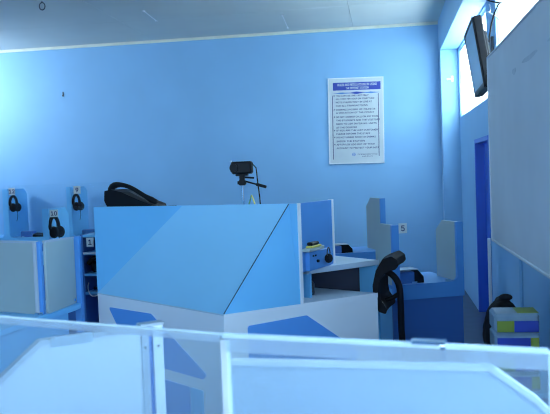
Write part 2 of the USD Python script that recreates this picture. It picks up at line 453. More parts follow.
part(t, 'hook_stem', cyl((-3.128, 6.72, HC - .012), (-3.128, 6.72, HC), .006, 8), DARKG)

# ================================================================== NOTICE ON THE BACK WALL
pc = np.array([-0.321, YB - .001, 2.0]); PW, PH = 0.645, 1.012
t = thing('notice_poster', 'white framed notice with a navy header and rows of small print on the blue wall', 'notice', (pc[0], YB, pc[2] - PH / 2))


def po(m):
    return turned(m, pc, 1.0, (0, 1, 0))


def prect(fx0, fx1, fy0, fy1, d0, d1, b=0):
    return po(bx(pc[0] + (fx0 - .5) * PW, pc[0] + (fx1 - .5) * PW, YB - d1, YB - d0, pc[2] + (.5 - fy1) * PH, pc[2] + (.5 - fy0) * PH, b))


part(t, 'backing_board', prect(0, 1, 0, 1, .001, .014, .002), PAPER)
part(t, 'frame_edge', cat([prect(-.008, .012, -.004, 1.004, .001, .019, .002), prect(.988, 1.008, -.004, 1.004, .001, .019, .002), prect(.012, .988, -.004, .008, .001, .019, .002), prect(.012, .988, .992, 1.004, .001, .019, .002)]), PLASTW)
part(t, 'header_band', prect(.085, .955, .052, .142, .014, .0150), INKB)


def pline(s, fx, fy, fw, fh, name, material, bold=False):
    m = text3d(s, 1.0, bold)
    b = m.bounds
    m.apply_translation([-b[0, 0], 0, 0])
    sx = fw * PW / (b[1, 0] - b[0, 0])
    m.vertices = np.array(m.vertices) * [sx, 1, fh * PH] + [pc[0] + (fx - .5) * PW, YB - .0150, pc[2] + (.5 - fy) * PH]
    part(t, name, po(m), material, smooth=False)


pline('RULES AND REGULATIONS IN USING', .17, .092, .72, .026, 'header_text', PAPER, True)
pline('THE INTERNET STATION', .32, .130, .42, .024, 'header_text', PAPER, True)
orn = Polygon([(-.40, 0), (-.24, .010), (-.20, .006), (-.10, .004), (0, .016), (.10, .004), (.20, .006), (.24, .010), (.40, 0), (.24, -.010), (.20, -.006), (.10, -.004), (0, -.016), (-.10, -.004), (-.20, -.006), (-.24, -.010)])
m = trimesh.creation.extrude_polygon(orn, .001, engine='earcut'); v = np.array(m.vertices)
part(t, 'ornament', po(trimesh.Trimesh(np.c_[pc[0] + v[:, 0] * .70 + .01, YB - .014 - v[:, 2], pc[2] + (.5 - .176) * PH + v[:, 1]], m.faces, process=False)), INKM, smooth=False)
m2 = trimesh.creation.extrude_polygon(Polygon([(-.1, 0), (0, .012), (.1, 0), (0, -.012)]), .001, engine='earcut'); v = np.array(m2.vertices)
part(t, 'ornament_centre', po(trimesh.Trimesh(np.c_[pc[0] + v[:, 0] + .01, YB - .015 - v[:, 2], pc[2] + (.5 - .176) * PH + v[:, 1]], m2.faces, process=False)), INKB, smooth=False)
rows = [(95.6, 'YOU CAN USE ONE UNIT ONLY', .60), (98.7, 'ALL COST PER HOUR ON YOUR TURN', .70), (102, 'NOTE: PLEASE WAIT IN LINE AT', .66), (105.5, 'FOR ALL TRANSACTIONS', .58),
        (109.4, 'DOWNLOADING OF FILES IS', .72), (112.5, 'A VIOLATION OF THE POLICY', .70),
        (116.7, 'DO NOT ANSWER CALLS IN ANY ROOM', .78), (120.1, 'THE STUDENTS AND THE VISITORS', .80), (123.6, 'NEED TO LOG IN FOR ALL UNITS', .74), (127.2, 'AT THE COUNTER', .38),
        (130.2, 'IF YOU ARE THE LAST CUSTOMER', .76), (133.6, 'PLEASE INFORM THE STAFF', .62), (137.1, 'DO NOT BRING FOOD OR DRINKS', .72), (141.0, 'INSIDE THE STATION', .52),
        (144.3, 'AFTER USE LOG OUT OF YOUR', .70), (147.9, 'ACCOUNT TO PROTECT YOUR DATA', .78)]
for y, s, w in rows:
    pline(s, .135, (y - 78.2) / 85.5 + .012, w, .0175, 'text_line', INK, True)
for y in (95.6, 109.4, 116.7, 130.2, 137.1, 144.3):
    part(t, 'bullet', prect(.095, .112, (y - 78.2) / 85.5 - .006, (y - 78.2) / 85.5 + .008, .014, .0150), INK)
part(t, 'border_line', prect(.066, .078, .20, .95, .014, .0150), INK)
part(t, 'border_line', prect(.905, .917, .19, .92, .014, .0150), INK)
pline('THE MANAGEMENT OFFICE', .52, .902, .36, .014, 'footer_text', INK)
pline('AND STAFF', .60, .926, .20, .013, 'footer_text', INK)
ring = Polygon([(math.cos(k) * .020, math.sin(k) * .020) for k in np.linspace(0, 2 * np.pi, 24, endpoint=False)])
ring = ring.difference(ring.buffer(-.006)).union(sbox(-.016, -.003, .016, .003))
m = trimesh.creation.extrude_polygon(ring, .001, engine='earcut'); v = np.array(m.vertices)
part(t, 'round_emblem', po(trimesh.Trimesh(np.c_[pc[0] + (.45 - .5) * PW + v[:, 0], YB - .014 - v[:, 2], pc[2] + (.5 - .895) * PH + v[:, 1]], m.faces, process=False)), INKM, smooth=False)

t = thing('wall_hook', 'tiny dark hook on the back wall at upper left', 'hook', (-3.97, YB, 2.49))
part(t, 'hook_plate', bx(-3.976, -3.964, YB - .006, YB, 2.475, 2.535, .002), DARKG)
part(t, 'hook_tip', tube([(-3.97, YB - .006, 2.485), (-3.97, YB - .022, 2.480), (-3.97, YB - .026, 2.495)], .004, 6), DARKG)

# ================================================================== THE BOOTH IN THE MIDDLE
G, F, E, H = (-1.547, 3.82), (-.711, 3.157), (-.402, 3.400), (-.055, 3.687)
ZC, ZT = .80, 1.262
GE = np.array(E) - np.array(G); LGE = np.linalg.norm(GE); ug = GE / LGE; ng = np.array([-ug[1], ug[0]])


def on_ge(s, d):
    return np.array(G) + ug * s + ng * d


t = thing('reception_booth', 'angular white and blue booth counter with folded triangular blue panels, in the middle', 'booth', (-.75, 3.6, 0))
LGF = np.linalg.norm(np.array(F) - np.array(G)); LFH = np.linalg.norm(np.array(H) - np.array(F))
part(t, 'left_base_panel', upright(G, F, [(0, 0), (LGF - .001, 0), (LGF - .001, ZC - .004), (0, ZC - .004)], .025, .0015), WHITE)
part(t, 'right_base_panel', upright(F, H, [(.001, 0), (LFH, 0), (LFH, ZC - .004), (.001, ZC - .004)], .025, .0015), WHITE)
part(t, 'left_inlay', upright(G, F, [(.112, .736), (.505, .744), (.931, .514), (.905, .489), (.541, .489), (.33, .489)], .003, 0, .008, -.003), INLAY, label='dark blue slanted inlay')
part(t, 'lower_inlay', upright(G, F, [(.12, .436), (.80, .436), (.80, .10), (.12, .10)], .003, 0, .008, -.003), INLAY)
part(t, 'lower_inlay', upright(G, F, [(.806, .436), (.90, .436), (.90, .10), (.806, .10)], .003, 0, .008, -.003), BLUE)
part(t, 'right_inlay', upright(F, H, [(.115, .736), (.426, .744), (.624, .602), (.72, .52), (.70, .489), (.115, .489)], .003, 0, .012, -.003), INLAY, label='dark blue slanted inlay')
part(t, 'counter_top', slab([F, H, (-.075, 3.70), (-.46, 3.936), on_ge(LGE * .5, .16), on_ge(.03, .03), G], ZC - .004, ZC, 0), PALE2)
part(t, 'counter_edge', upright(F, H, [(0, ZC - .022), (LFH, ZC - .022), (LFH, ZC + .001), (0, ZC + .001)], .004, 0, 0, -.002), WHITE)
# the upper part: a back panel and the folded front
part(t, 'upper_back_panel', upright(G, E, [(0, ZC), (LGE, ZC), (LGE, ZT), (0, ZT)], .022, .001), BLUE, label='mid blue triangle and right strip of the upper part')
sB, sC = LGE * .475, LGE * .965
Bp, Cp = np.r_[on_ge(sB, -.001), ZT - .001], np.r_[on_ge(sC, -.001), ZT - .001]
G3, F3, E3 = np.r_[on_ge(0.002, -.001), ZC + .001], np.r_[np.array(F) + [0.0, .004], ZC + .001], np.r_[on_ge(LGE, -.001), ZC + .001]
cen = np.r_[on_ge(LGE * .55, .02), ZC + .1]


def facet(a, b, c, th=.012):
    n = np.cross(b - a, c - a); n /= np.linalg.norm(n)
    if n @ (cen - a) < 0:
        n = -n
    return hull([a, b, c, a + n * th, b + n * th, c + n * th])


N = 12
su, sv = np.meshgrid(np.linspace(0, 1, N), np.linspace(0, 1, N))
su, sv = su[..., None], sv[..., None]
skin = ((1 - sv) * ((1 - su) * Bp + su * Cp) + sv * ((1 - su) * G3 + su * F3)).reshape(-1, 3)   # the slightly warped light blue sheet
back = skin + np.r_[ng * .010, 0]
ff = []
for a in range(N - 1):
    for b_ in range(N - 1):
        k = a * N + b_
        for o, fl in ((0, 1), (N * N, 0)):
            q4 = [k + o, k + 1 + o, k + N + 1 + o, k + N + o]
            q4 = q4[::-1] if fl else q4
            ff += [[q4[0], q4[1], q4[2]], [q4[0], q4[2], q4[3]]]
rim = list(range(N)) + [N * r + N - 1 for r in range(1, N)] + [N * N - 2 - c for c in range(N - 1)] + [N * r for r in range(N - 2, 0, -1)]
for a, b_ in zip(rim, rim[1:] + rim[:1]):
    ff += [[a, b_, b_ + N * N], [a, b_ + N * N, a + N * N]]
part(t, 'front_facet', trimesh.Trimesh(np.vstack([skin, back]), np.array(ff), process=False), SKYB, smooth=35, label='light blue sloping front sheet')
part(t, 'side_facet', facet(Cp, F3, E3), BLUE, smooth=False, label='mid blue right facet')
part(t, 'facet_seam', tube([Cp + [0, -.002, 0], F3 + [0, -.002, .002]], .0022, 6), NAVY)
part(t, 'edge_trim', upright(G, E, [(LGE, ZC), (LGE + .006, ZC), (LGE + .006, ZT + .002), (LGE, ZT + .002)], .026, 0, 0, -.002), WHITE)
part(t, 'top_shelf', slab([on_ge(.0, .022), on_ge(LGE - .03, .022), on_ge(LGE - .03, .19), on_ge(0, .19)], ZT - .030, ZT - .012, .002), BLUE)
part(t, 'shelf_support', slab([on_ge(.0, .170), on_ge(LGE - .03, .170), on_ge(LGE - .03, .185), on_ge(0, .185)], 0, ZT - .030, .002), BLUE)
part(t, 'shelf_support', slab([on_ge(.0, .022), on_ge(.015, .022), on_ge(.015, .17), on_ge(0, .17)], 0, ZT - .030, .002), BLUE)
# right side: a wing panel, a raised shelf, a knee hole with its shade painted dark, a leg
wing0, wing1 = on_ge(LGE - .004, .024), on_ge(LGE - .004, .44)
part(t, 'wing_panel', upright(wing0, wing1, [(0, .94), (.365, .94), (.365, ZT), (0, ZT)], .018, .001), RAIL)
part(t, 'wing_edge', upright(wing0, wing1, [(.365, .94), (.385, .94), (.385, ZT + .002), (.365, ZT + .002)], .022, 0, 0, -.003), WHITE)
shelf = [(-.385, 3.565), (-.047, 3.88), (-.285, 4.12), (-.56, 4.12), (-.60, 3.70)]
part(t, 'side_shelf', slab(shelf, .914, .94, .002), PALE2)
part(t, 'side_shelf_edge', upright((-.385, 3.565), (-.047, 3.88), [(0, .918), (.46, .918), (.46, .942), (0, .942)], .004, 0, 0, -.004), PALE2)
part(t, 'shelf_leg', upright((-.047, 3.88), (-.285, 4.12), [(0, 0), (.13, 0), (.13, .913), (0, .913)], .018, .001), BLUE)
part(t, 'knee_hole_shade_panel', upright((-.60, 4.03), (-.12, 4.075), [(0, 0), (.482, 0), (.482, .912), (0, .912)], .018, .001), NAVY)  # dark sheets whose colour stands for the shade under the shelf
part(t, 'knee_hole_shade_panel', upright((-.455, 3.95), (-.60, 4.03), [(0, 0), (.16, 0), (.16, .912), (0, .912)], .018, .001), NAVY)
wu = (wing1 - wing0) / np.linalg.norm(wing1 - wing0); wn = np.array([wu[1], -wu[0]])
part(t, 'ledge', slab([wing0 + wu * .02, wing0 + wu * .02 + wn * .040, wing0 + wu * .20 + wn * .030, wing0 + wu * .20], 1.035, 1.050, .002), GREYL)
part(t, 'socket_box', slab([wing0 + wu * .05, wing0 + wu * .05 + wn * .022, wing0 + wu * .29 + wn * .022, wing0 + wu * .29], .942, 1.030, .003), RAIL)
for s in (.09, .115):
    p = wing0 + wu * s + wn * .022
    part(t, 'socket_hole', slab([p - wu * .007, p - wu * .007 + wn * .002, p + wu * .007 + wn * .002, p + wu * .007], 1.006, 1.014), BLACK)
p = wing0 + wu * .13 + wn * .022
part(t, 'socket_knob', cyl((*p, .982), (*(p + wn * .01), .982), .007, 10), BLACK)

# things on the booth
pp = on_ge(.222, .10)
t = thing('telephone', 'black desk telephone with a curved handset standing on top of the booth', 'telephone', (*pp, ZT - .012))


def ph(pts_xz, w, y0=0.0, b=.004):
    """a profile (along the booth edge, up) given depth w across it"""
    g = Polygon(pts_xz).buffer(.004, quad_segs=3)
    m = solid(g, w, b)
    v = np.array(m.vertices)
    xy = pp + v[:, :1] * ug + (v[:, 2:3] - w / 2 + y0) * ng
    return trimesh.Trimesh(np.c_[xy, ZT - .008 + v[:, 1]], np.array(m.faces)[:, ::-1], process=False)


part(t, 'telephone_body', ph([(-.15, 0), (-.172, .04), (-.168, .088), (-.13, .094), (-.06, .080), (.05, .038), (.13, .012), (.135, 0)], .13), BLACK)
arc = smooth_path([(-.155, .0, .085), (-.140, .0, .112), (-.09, .0, .122), (.0, .0, .098), (.08, .0, .056), (.15, 0, .026)], 22)
hr = np.interp(np.linspace(0, 1, 22), [0, .12, .3, .75, .9, 1], [.017, .019, .012, .012, .017, .013])
P3 = np.c_[pp + arc[:, :1] * ug + (arc[:, 1:2] - .035) * ng, ZT - .008 + arc[:, 2]]
part(t, 'handset', tube(P3, hr, 12), BLACK, smooth=True)
part(t, 'keypad', ph([(-.05, .074), (-.045, .080), (.05, .040), (.045, .036)], .07, .02, 0), DARKG)
cpath = smooth_path([(.12, .02, .010), (.17, -.02, .004), (.20, .0, .004), (.235, .02, .004)], 16)
part(t, 'cord', tube(np.c_[pp + cpath[:, :1] * ug + cpath[:, 1:2] * ng, ZT - .010 + cpath[:, 2]], .004, 6), BLACK, smooth=True)

# camera on a tall tripod behind the booth
tp = np.array([-.722, 3.765])
t = thing('tripod', 'silver legged tripod with a black pan head behind the booth', 'tripod', (*tp, 0))
part(t, 'centre_column', cyl((*tp, .55), (*tp, 1.355), .0075, 12), CHROME)
for k in range(3):
    a = math.radians(90 + 120 * k)
    foot = np.array([tp[0] + .12 * math.cos(a), tp[1] + .16 * max(math.sin(a), -.35), 0])
    part(t, 'leg', cyl((*tp, .95), foot, .010, 10, .007), ALU)
part(t, 'leg_collar', cyl((*tp, .93), (*tp, .98), .018, 12), BLACK)
part(t, 'pan_head', cat([bx(tp[0] - .016, tp[0] + .016, tp[1] - .016, tp[1] + .016, 1.350, 1.378, .004), bx(tp[0] - .013, tp[0] + .013, tp[1] - .014, tp[1] + .014, 1.372, 1.402, .004),
                         cyl((tp[0] - .024, tp[1], 1.364), (tp[0] + .02, tp[1], 1.364), .009, 10), bx(tp[0] - .03, tp[0] + .03, tp[1] - .022, tp[1] + .022, 1.398, 1.408, .002)]), BLACK)
part(t, 'pan_handle', cyl((tp[0] + .01, tp[1], 1.372), (tp[0] + .085, tp[1] - .01, 1.350), .0045, 8), BLACK)
part(t, 'handle_grip', cyl((tp[0] + .075, tp[1] - .008, 1.353), (tp[0] + .125, tp[1] - .015, 1.338), .0085, 10, .0075), BLACK)
part(t, 'tilt_lever', cyl((tp[0] + .005, tp[1], 1.392), (tp[0] + .062, tp[1] - .005, 1.386), .005, 8), BLACK)
t = thing('video_camera', 'small black video camera mounted on the tripod head', 'camera', (*tp, 1.408))
part(t, 'camera_body', bx(tp[0] - .050, tp[0] + .055, tp[1] - .03, tp[1] + .03, 1.408, 1.472, .008), BLACK)
part(t, 'lens_barrel', cat([cyl((tp[0] - .035, tp[1] - .03, 1.440), (tp[0] - .035, tp[1] - .044, 1.440), .020, 18), cyl((tp[0] - .048, tp[1], 1.440), (tp[0] - .057, tp[1], 1.440), .02, 16)]), BLACK)
part(t, 'flip_screen', bx(tp[0] - .008, tp[0] + .048, tp[1] - .034, tp[1] - .030, 1.416, 1.464, .001), BLACK)
part(t, 'record_button', cyl((tp[0] - .052, tp[1] - .02, 1.470), (tp[0] - .044, tp[1] - .02, 1.476), .006, 8), CHROME)
t = thing('camera_cable', 'thin dark cable hanging from the video camera down behind the booth', 'cable', (tp[0] + .08, tp[1], .9))
part(t, 'cable_run', tube(smooth_path([(tp[0] + .052, tp[1], 1.462), (tp[0] + .068, tp[1] - .005, 1.452), (tp[0] + .078, tp[1] - .005, 1.40), (tp[0] + .086, tp[1], 1.30), (tp[0] + .09, tp[1], 1.20), (tp[0] + .10, tp[1] + .02, .02)], 40), .0033, 6), BLACK, smooth=True)
q = on_ge(LGE * .757, .10)
t = thing('cable_tag', 'small yellow and green folded tag on the booth top beside the tripod', 'tag', (*q, ZT - .012))
for sg, mm, l in ((-1, YELL, 'yellow leaf'), (1, GREEN, 'green leaf')):
    m = bx(q[0] - .0015, q[0] + .0015, q[1] - .012, q[1] + .012, ZT - .012, ZT + .042)
    part(t, 'tag_leaf', turned(m, (q[0], q[1], ZT + .042), sg * 18, (0, 1, 0)), mm, label=l)
t = thing('yellow_gadget', 'small black and yellow gadget lying on the booth ledge', 'gadget', (*(wing0 + wu * .13 + wn * .02), 1.05))
p = wing0 + wu * .105 + wn * .020
part(t, 'gadget_base', slab([p - wu * .055 - wn * .016, p - wu * .055 + wn * .018, p + wu * .055 + wn * .014, p + wu * .055 - wn * .016], 1.050, 1.060, .002), YELL)
part(t, 'gadget_top', slab([p - wu * .045 - wn * .014, p - wu * .045 + wn * .014, p + wu * .035 + wn * .010, p + wu * .035 - wn * .014], 1.060, 1.076, .004), BLACK)

# ------------------------------------------------------------------ headsets


def headset(loc, label, group, tilt=0):
    """hanging headset; local x is across, hung from its band at loc"""
    x, y, z = loc
    t = thing('headset', label, 'headset', loc, group)
    a = np.linspace(-.1 * np.pi, 1.1 * np.pi, 20)
    band = np.c_[x - .012 + .020 * np.cos(a), y + .045 * np.cos(a), z - .085 + .085 * np.sin(a)]
    part(t, 'headband', tube(band, .017, 8), BLACK, smooth=True)
    for k, s in ((0, -1), (1, 1)):
        cc = np.array([x + .012 + s * .010, y + s * .038, z - .135])
        part(t, 'ear_cup', ball(cc, .046, (1, .55, 1.15)), BLACK2 if k else BLACK, smooth=True)
    part(t, 'cord', tube(smooth_path([(x + .005, y + .03, z - .15), (x + .025, y + .02, z - .21), (x + .03, y, z - .27), (x + .02, y, z - .30)], 16), .003, 6), BLACK, smooth=True)
    return t


p = wing0 + wu * .215 + wn * .044
t = thing('earpiece', 'small round black headphone hanging on the socket box of the booth', 'headset', (*p, .98))
part(t, 'ear_pad', ball((*p, .985), .020, (1, 1, 1.15)), BLACK2, smooth=True)
part(t, 'hanger', tube(smooth_path([(*(p - wu * .012), 1.0), (*(p - wu * .010), 1.03), (*p, 1.038), (*(p + wu * .010), 1.03), (*(p + wu * .012), 1.0)], 14), .003, 6), DARKG, smooth=True)

# made-up bottle standing in for an unknown dark glinting object under the shelf
q = np.array([-.385, 3.66])
t = thing('standin_bottle', 'made-up dark bottle standing in for an unknown glinting object under the booth shelf', 'bottle', (q[0], q[1], .80))

prof = np.array([(0, 0), (.022, 0), (.024, .01), (.024, .055), (.010, .075), (.010, .095), (0, .095)])
m = trimesh.creation.revolve(prof, sections=16); m.apply_translation((*q, .801))
part(t, 'bottle_body', m, DARKG)
part(t, 'bottle_cap', cyl((*q, .893), (*q, .908), .012, 12), CHROME)

# ================================================================== ROW OF CARRELS (RIGHT)
u2 = np.array([math.cos(math.radians(21)), math.sin(math.radians(21))]); v2 = np.array([-u2[1], u2[0]])


def carrel(name, label, O, W, posts, low=.76, top=1.094, flen=.26, depth=.46, left=0.0, chamf=(.085, .06)):
    """O: plan point of the left end of the front; u2 runs right, v2 away. posts: (s0, s1) of upright strips."""
    O = np.array(O, float)
    t = thing(name, label, 'carrel', (*O, 0))
    g = sbox(left, low - .085, W, low)
    for a, b in posts:
        g = g.union(sbox(a, low - .085, b, top))
    g = g.buffer(.03, quad_segs=6).buffer(-.03, quad_segs=6)
    part(t, 'front_frame', upright(O, O + u2, g, .022), RAIL)
    part(t, 'front_panel', upright(O, O + u2, [(left, 0), (W, 0), (W, low - .085), (left, low - .085)], .016, .001, 0, .02), DEEP)
    part(t, 'desk_top', slab([O + v2 * .022 + u2 * left, O + v2 * .022 + u2 * W, O + v2 * depth + u2 * W, O + v2 * depth + u2 * left], low - .025, low - .004, .002), RAIL)
    for a, b in posts:
        P = O + u2 * (a + .004) + v2 * .022
        Q = P + v2 * flen
        # side wall with the far top corner cut
        part(t, 'side_wall', upright(P, Q, [(0, low - .004), (flen, low - .004), (flen, top - chamf[1]), (flen - chamf[0], top), (0, top)], -0.0 + .018, .001, 0, -.018), GREYL)
        part(t, 'side_leg', upright(P, P + v2 * depth, [(0, 0), (depth - .03, 0), (depth - .03, low - .026), (0, low - .026)], .018, .001, 0, -.018), BLUE)
    return t, O


S0 = np.array([.027, 4.176])
carrel('desk_carrel', 'blue desk carrel with two grey sided dividers beside the black chair, at right', S0, .425, [(.0, .04), (.385, .425)], left=0.0)
S1 = np.array([-.408, 5.855])
carrel('desk_carrel', 'blue desk carrel with a tall cut-corner divider behind the booth shelf', S1, .43, [(.39, .43)], top=1.178, flen=.33, chamf=(.10, .075))


def box_phone(name, label, O, s0, s1, d, z, w1=.6, hgt=.075, blue=True):
    """low desk set: a blue-grey box and a slanted black receiver block under a pale lid line"""
    O = np.array(O)
    A = lambda s, e: O + u2 * s + v2 * (d + e)
    t = thing(name, label, 'desk set', (*A((s0 + s1) / 2, 0), z))
    sm = s0 + (s1 - s0) * w1
    part(t, 'desk_set_box', slab([A(s0, 0), A(sm, 0), A(sm, .10), A(s0, .10)], z, z + hgt * .88, .004), DEEP)
    m = upright(A(0, 0), A(1, 0), [(sm + .001, z), (s1, z), (s1 - .002, z + hgt * .45), (s1 - .035, z + hgt * .98), (sm + .001, z + hgt)], .10, .003)
    part(t, 'receiver_block', m, BLACK)
    part(t, 'lid_rim', slab([A(s0 - .006, -.004), A(s1 - .035, -.004), A(s1 - .035, .105), A(s0 - .006, .105)], z + hgt, z + hgt + .005, .001), TRIMG)
    return t


box_phone('desk_telephone', 'low black and blue desk set with a pale rim in the carrel beside the chair', S0, .058, .205, .05, .757)
box_phone('desk_telephone', 'low black and blue desk set in the carrel behind the booth shelf', S1, -.005, .165, .05, .757, .45, .065)


def number_tag(txt, c, w, h, label, ang=0):
    t = thing('number_tag', label, 'tag', (c[0], c[1], c[2] - h / 2), )
    part(t, 'tag_card', turned(bx(c[0] - w / 2, c[0] + w / 2, c[1], c[1] + .003, c[2] - h / 2, c[2] + h / 2), c, ang), PAPER)
    m = text3d(txt, h * .55, True)
    b = m.bounds
    m.apply_translation([c[0] - (b[0, 0] + b[1, 0]) / 2, c[1] - .0005, c[2] - h * .275])
    part(t, 'tag_number', turned(m, c, ang), INK, smooth=False)
    return t


# thin glass screens of the carrels (they carry the paper numbers)


def glass_screen(label, p, q, z0, z1, post=None):
    t = thing('glass_screen', label, 'glass screen', (*((np.array(p) + np.array(q)) / 2), z0))
    L = float(np.linalg.norm(np.array(q) - np.array(p)))
    part(t, 'glass_sheet', upright(p, q, [(0, z0), (L, z0), (L, z1), (0, z1)], .005), GLASS)
    part(t, 'base_clip', upright(p, q, [(L * .2, z0), (L * .2 + .03, z0), (L * .2 + .03, z0 + .014), (L * .2, z0 + .014)], .011, 0, 0, -.003), CHROME)
    part(t, 'base_clip', upright(p, q, [(L * .8, z0), (L * .8 + .03, z0), (L * .8 + .03, z0 + .014), (L * .8, z0 + .014)], .011, 0, 0, -.003), CHROME)
    return t


a, b = S0 + u2 * .045 + v2 * .006, S0 + u2 * .38 + v2 * .006
glass_screen('clear glass screen in the carrel beside the black chair', a, b, .760, 1.085)
ct = S0 + u2 * .066 + v2 * .002
number_tag('5', (ct[0], ct[1], 1.075), .048, .055, 'white paper tag numbered 5 on the glass beside the black chair', 21)

# ------------------------------------------------------------------ office chair (seen from its side)
cx, cy = 0.0, 3.90
t = thing('office_chair', 'black office chair seen from the side between the booth and the right carrel', 'chair', (.17, cy, 0))


def chair_profile(pts, y0, y1, turn=.045, bow=.008):
    """closed (x, z) outline swept across y with a slight bow"""
    g = Polygon(pts).buffer(-.008).buffer(.016, quad_segs=4).buffer(-.008)
    m = trimesh.creation.extrude_polygon(g, 1.0, engine='earcut')
    m = m.subdivide_to_size(.12)
    v = np.array(m.vertices)
    k = v[:, 2] * 2 - 1
    return trimesh.Trimesh(np.c_[v[:, 0] + bow * (k ** 2) - bow * .4 + turn * v[:, 2], y0 + (y1 - y0) * v[:, 2], v[:, 1]], np.array(m.faces)[:, ::-1], process=False)


part(t, 'backrest', chair_profile([(.045, .925), (.040, .955), (.012, .975), (-.032, .960), (-.066, .905), (-.084, .83), (-.080, .76), (-.058, .70), (-.022, .686), (-.016, .71), (-.046, .76), (-.052, .80), (-.050, .85), (-.028, .885), (.0, .902), (.030, .908)], 3.725, 4.0), BLACK2, smooth=40)
part(t, 'back_support', tube(smooth_path([(-0.03, cy - .04, .885), (0.022, cy - .06, .865), (0.050, cy - .06, .82), (0.057, cy - .06, .76), (0.058, cy - .06, .65), (0.060, cy - .06, .54), (0.082, cy - .05, .43)], 30), [.017] * 30, 10), BLACK, smooth=True)
part(t, 'back_support', tube(smooth_path([(-0.03, cy - .05, .735), (0.017, cy - .06, .75), (0.055, cy - .06, .775)], 10), .012, 8), BLACK, smooth=True)
part(t, 'seat', bx(.06, .43, cy - .22, cy + .12, .40, .47, .025), BLACK2)
part(t, 'gas_lift', cyl((.25, cy - .04, .10), (.25, cy - .04, .41), .028, 14, .02), BLACK)
for k in range(5):
    a = 2 * math.pi * k / 5 + .3
    e = np.array([.25 + .17 * math.cos(a), cy - .04 + .17 * math.sin(a), .065])
    lg = part(t, 'base_arm', tube([(.25, cy - .04, .11), e], [.026, .016], 8), BLACK)
    part(lg, 'caster', ball((e[0], e[1], .028), .028, (1, .7, 1), 2), BLACK, smooth=True)

# ================================================================== LEFT CUBICLE BESIDE THE BOOTH
ZD = .765
t = thing('left_cubicle', 'grey panelled cubicle with blue edge posts on a desk left of the booth', 'cubicle', (-1.7, 3.5, 0))
a0, a1 = (-2.5, 3.71), (-1.690, 3.40)
La = math.dist(a0, a1)
part(t, 'front_panel', upright(a0, a1, [(0, ZD), (La, ZD), (La, 1.118), (0, 1.118)], .016, .002, .012), GREYL)
part(t, 'corner_post', bx(-1.690, -1.670, 3.385, 3.415, ZD, 1.122, .003), TRIMG)
part(t, 'corner_post', bx(-1.670, -1.651, 3.388, 3.416, ZD, 1.120, .003), RAIL)
b0, b1 = (-1.636, 3.415), (-1.622, 3.72)
Lb = math.dist(b0, b1)
part(t, 'side_panel', upright(b0, b1, [(0, ZD), (Lb, ZD), (Lb, 1.112), (0, 1.118)], .014, .002, .012), GREYL)
part(t, 'top_edge', upright(a0, a1, [(0, 1.112), (La, 1.112), (La, 1.122), (0, 1.122)], .020, .001, 0, -.002), TRIMG)
part(t, 'top_edge', upright(b0, b1, [(0, 1.112), (Lb, 1.106), (Lb, 1.114), (0, 1.122)], .018, 0, 0, -.002), TRIMG)
part(t, 'end_post', bx(-1.634, -1.596, 3.722, 3.752, 0, 1.115, .002), RAIL)
part(t, 'metal_clip', bx(-1.690, -1.672, 3.376, 3.386, ZD, ZD + .014, .002), CHROME)
part(t, 'metal_clip', bx(-1.668, -1.652, 3.379, 3.389, ZD, ZD + .014, .002), CHROME)
part(t, 'metal_clip', bx(-1.640, -1.622, 3.690, 3.712, ZD + .012, ZD + .028, .002), CHROME)
desk = [(-2.6, 3.05), (-1.70, 2.90), (-1.60, 3.64), (-1.60, 3.715), (-2.5, 4.1)]
part(t, 'desk_top', slab(desk, ZD - .028, ZD, .003), BLUE)
part(t, 'desk_side', upright((-1.715, 2.95), (-1.625, 3.62), [(0, 0), (.67, 0), (.67, ZD - .029), (0, ZD - .029)], .016, .001), BLUE)
part(t, 'desk_side', upright((-2.55, 3.05), (-2.47, 4.1), [(0, 0), (1.0, 0), (1.0, ZD - .029), (0, ZD - .029)], .016, .001, 0, -.016), BLUE)

t = thing('wall_shelf_unit', 'narrow deep blue shelf unit in the gap between the left cubicle and the booth', 'shelf', (-1.6, 4.1, 0))
part(t, 'back_board', bx(-1.70, -1.42, 4.20, 4.216, 0, 1.10, .001), DEEP)
part(t, 'unit_side', bx(-1.716, -1.70, 4.02, 4.216, 0, 1.10, .001), DEEP)
part(t, 'unit_side', bx(-1.42, -1.404, 4.02, 4.216, 0, 1.10, .001), DEEP)
for z in (.55, .76, .865, .985, 1.085):
    part(t, 'shelf_board', bx(-1.70, -1.42, 4.02, 4.20, z, z + .014, .001), BLUE)
part(t, 'shelf_lip', bx(-1.70, -1.42, 4.012, 4.02, .990, 1.0, .001), PLASTW)
t = thing('shelf_phone', 'dark handset lying on the shelf between the cubicle and the booth', 'telephone', (-1.66, 4.1, .879))
part(t, 'handset_body', bx(-1.68, -1.60, 4.06, 4.16, .880, .945, .015), BLACK)
part(t, 'handset_grip', tube(smooth_path([(-1.688, 4.055, .93), (-1.64, 4.055, .965), (-1.597, 4.055, .93)], 14), .013, 8), BLACK2, smooth=True)
t = thing('hook_cable', 'curled white cable end hanging on the shelf unit beside the booth', 'cable', (-1.62, 4.0, .80))
part(t, 'cable_loop', tube(smooth_path([(-1.585, 4.005, .79), (-1.62, 4.005, .760), (-1.655, 4.005, .755), (-1.675, 4.005, .790), (-1.67, 4.005, .83)], 20), .003, 6), PLASTW, smooth=True)
part(t, 'cable_plug', bx(-1.640, -1.615, 4.00, 4.012, .790, .805, .002), BLACK)
number_tag('1', (-1.655, 4.012, 1.058), .042, .050, 'white paper tag numbered 1 beside the left edge of the booth')

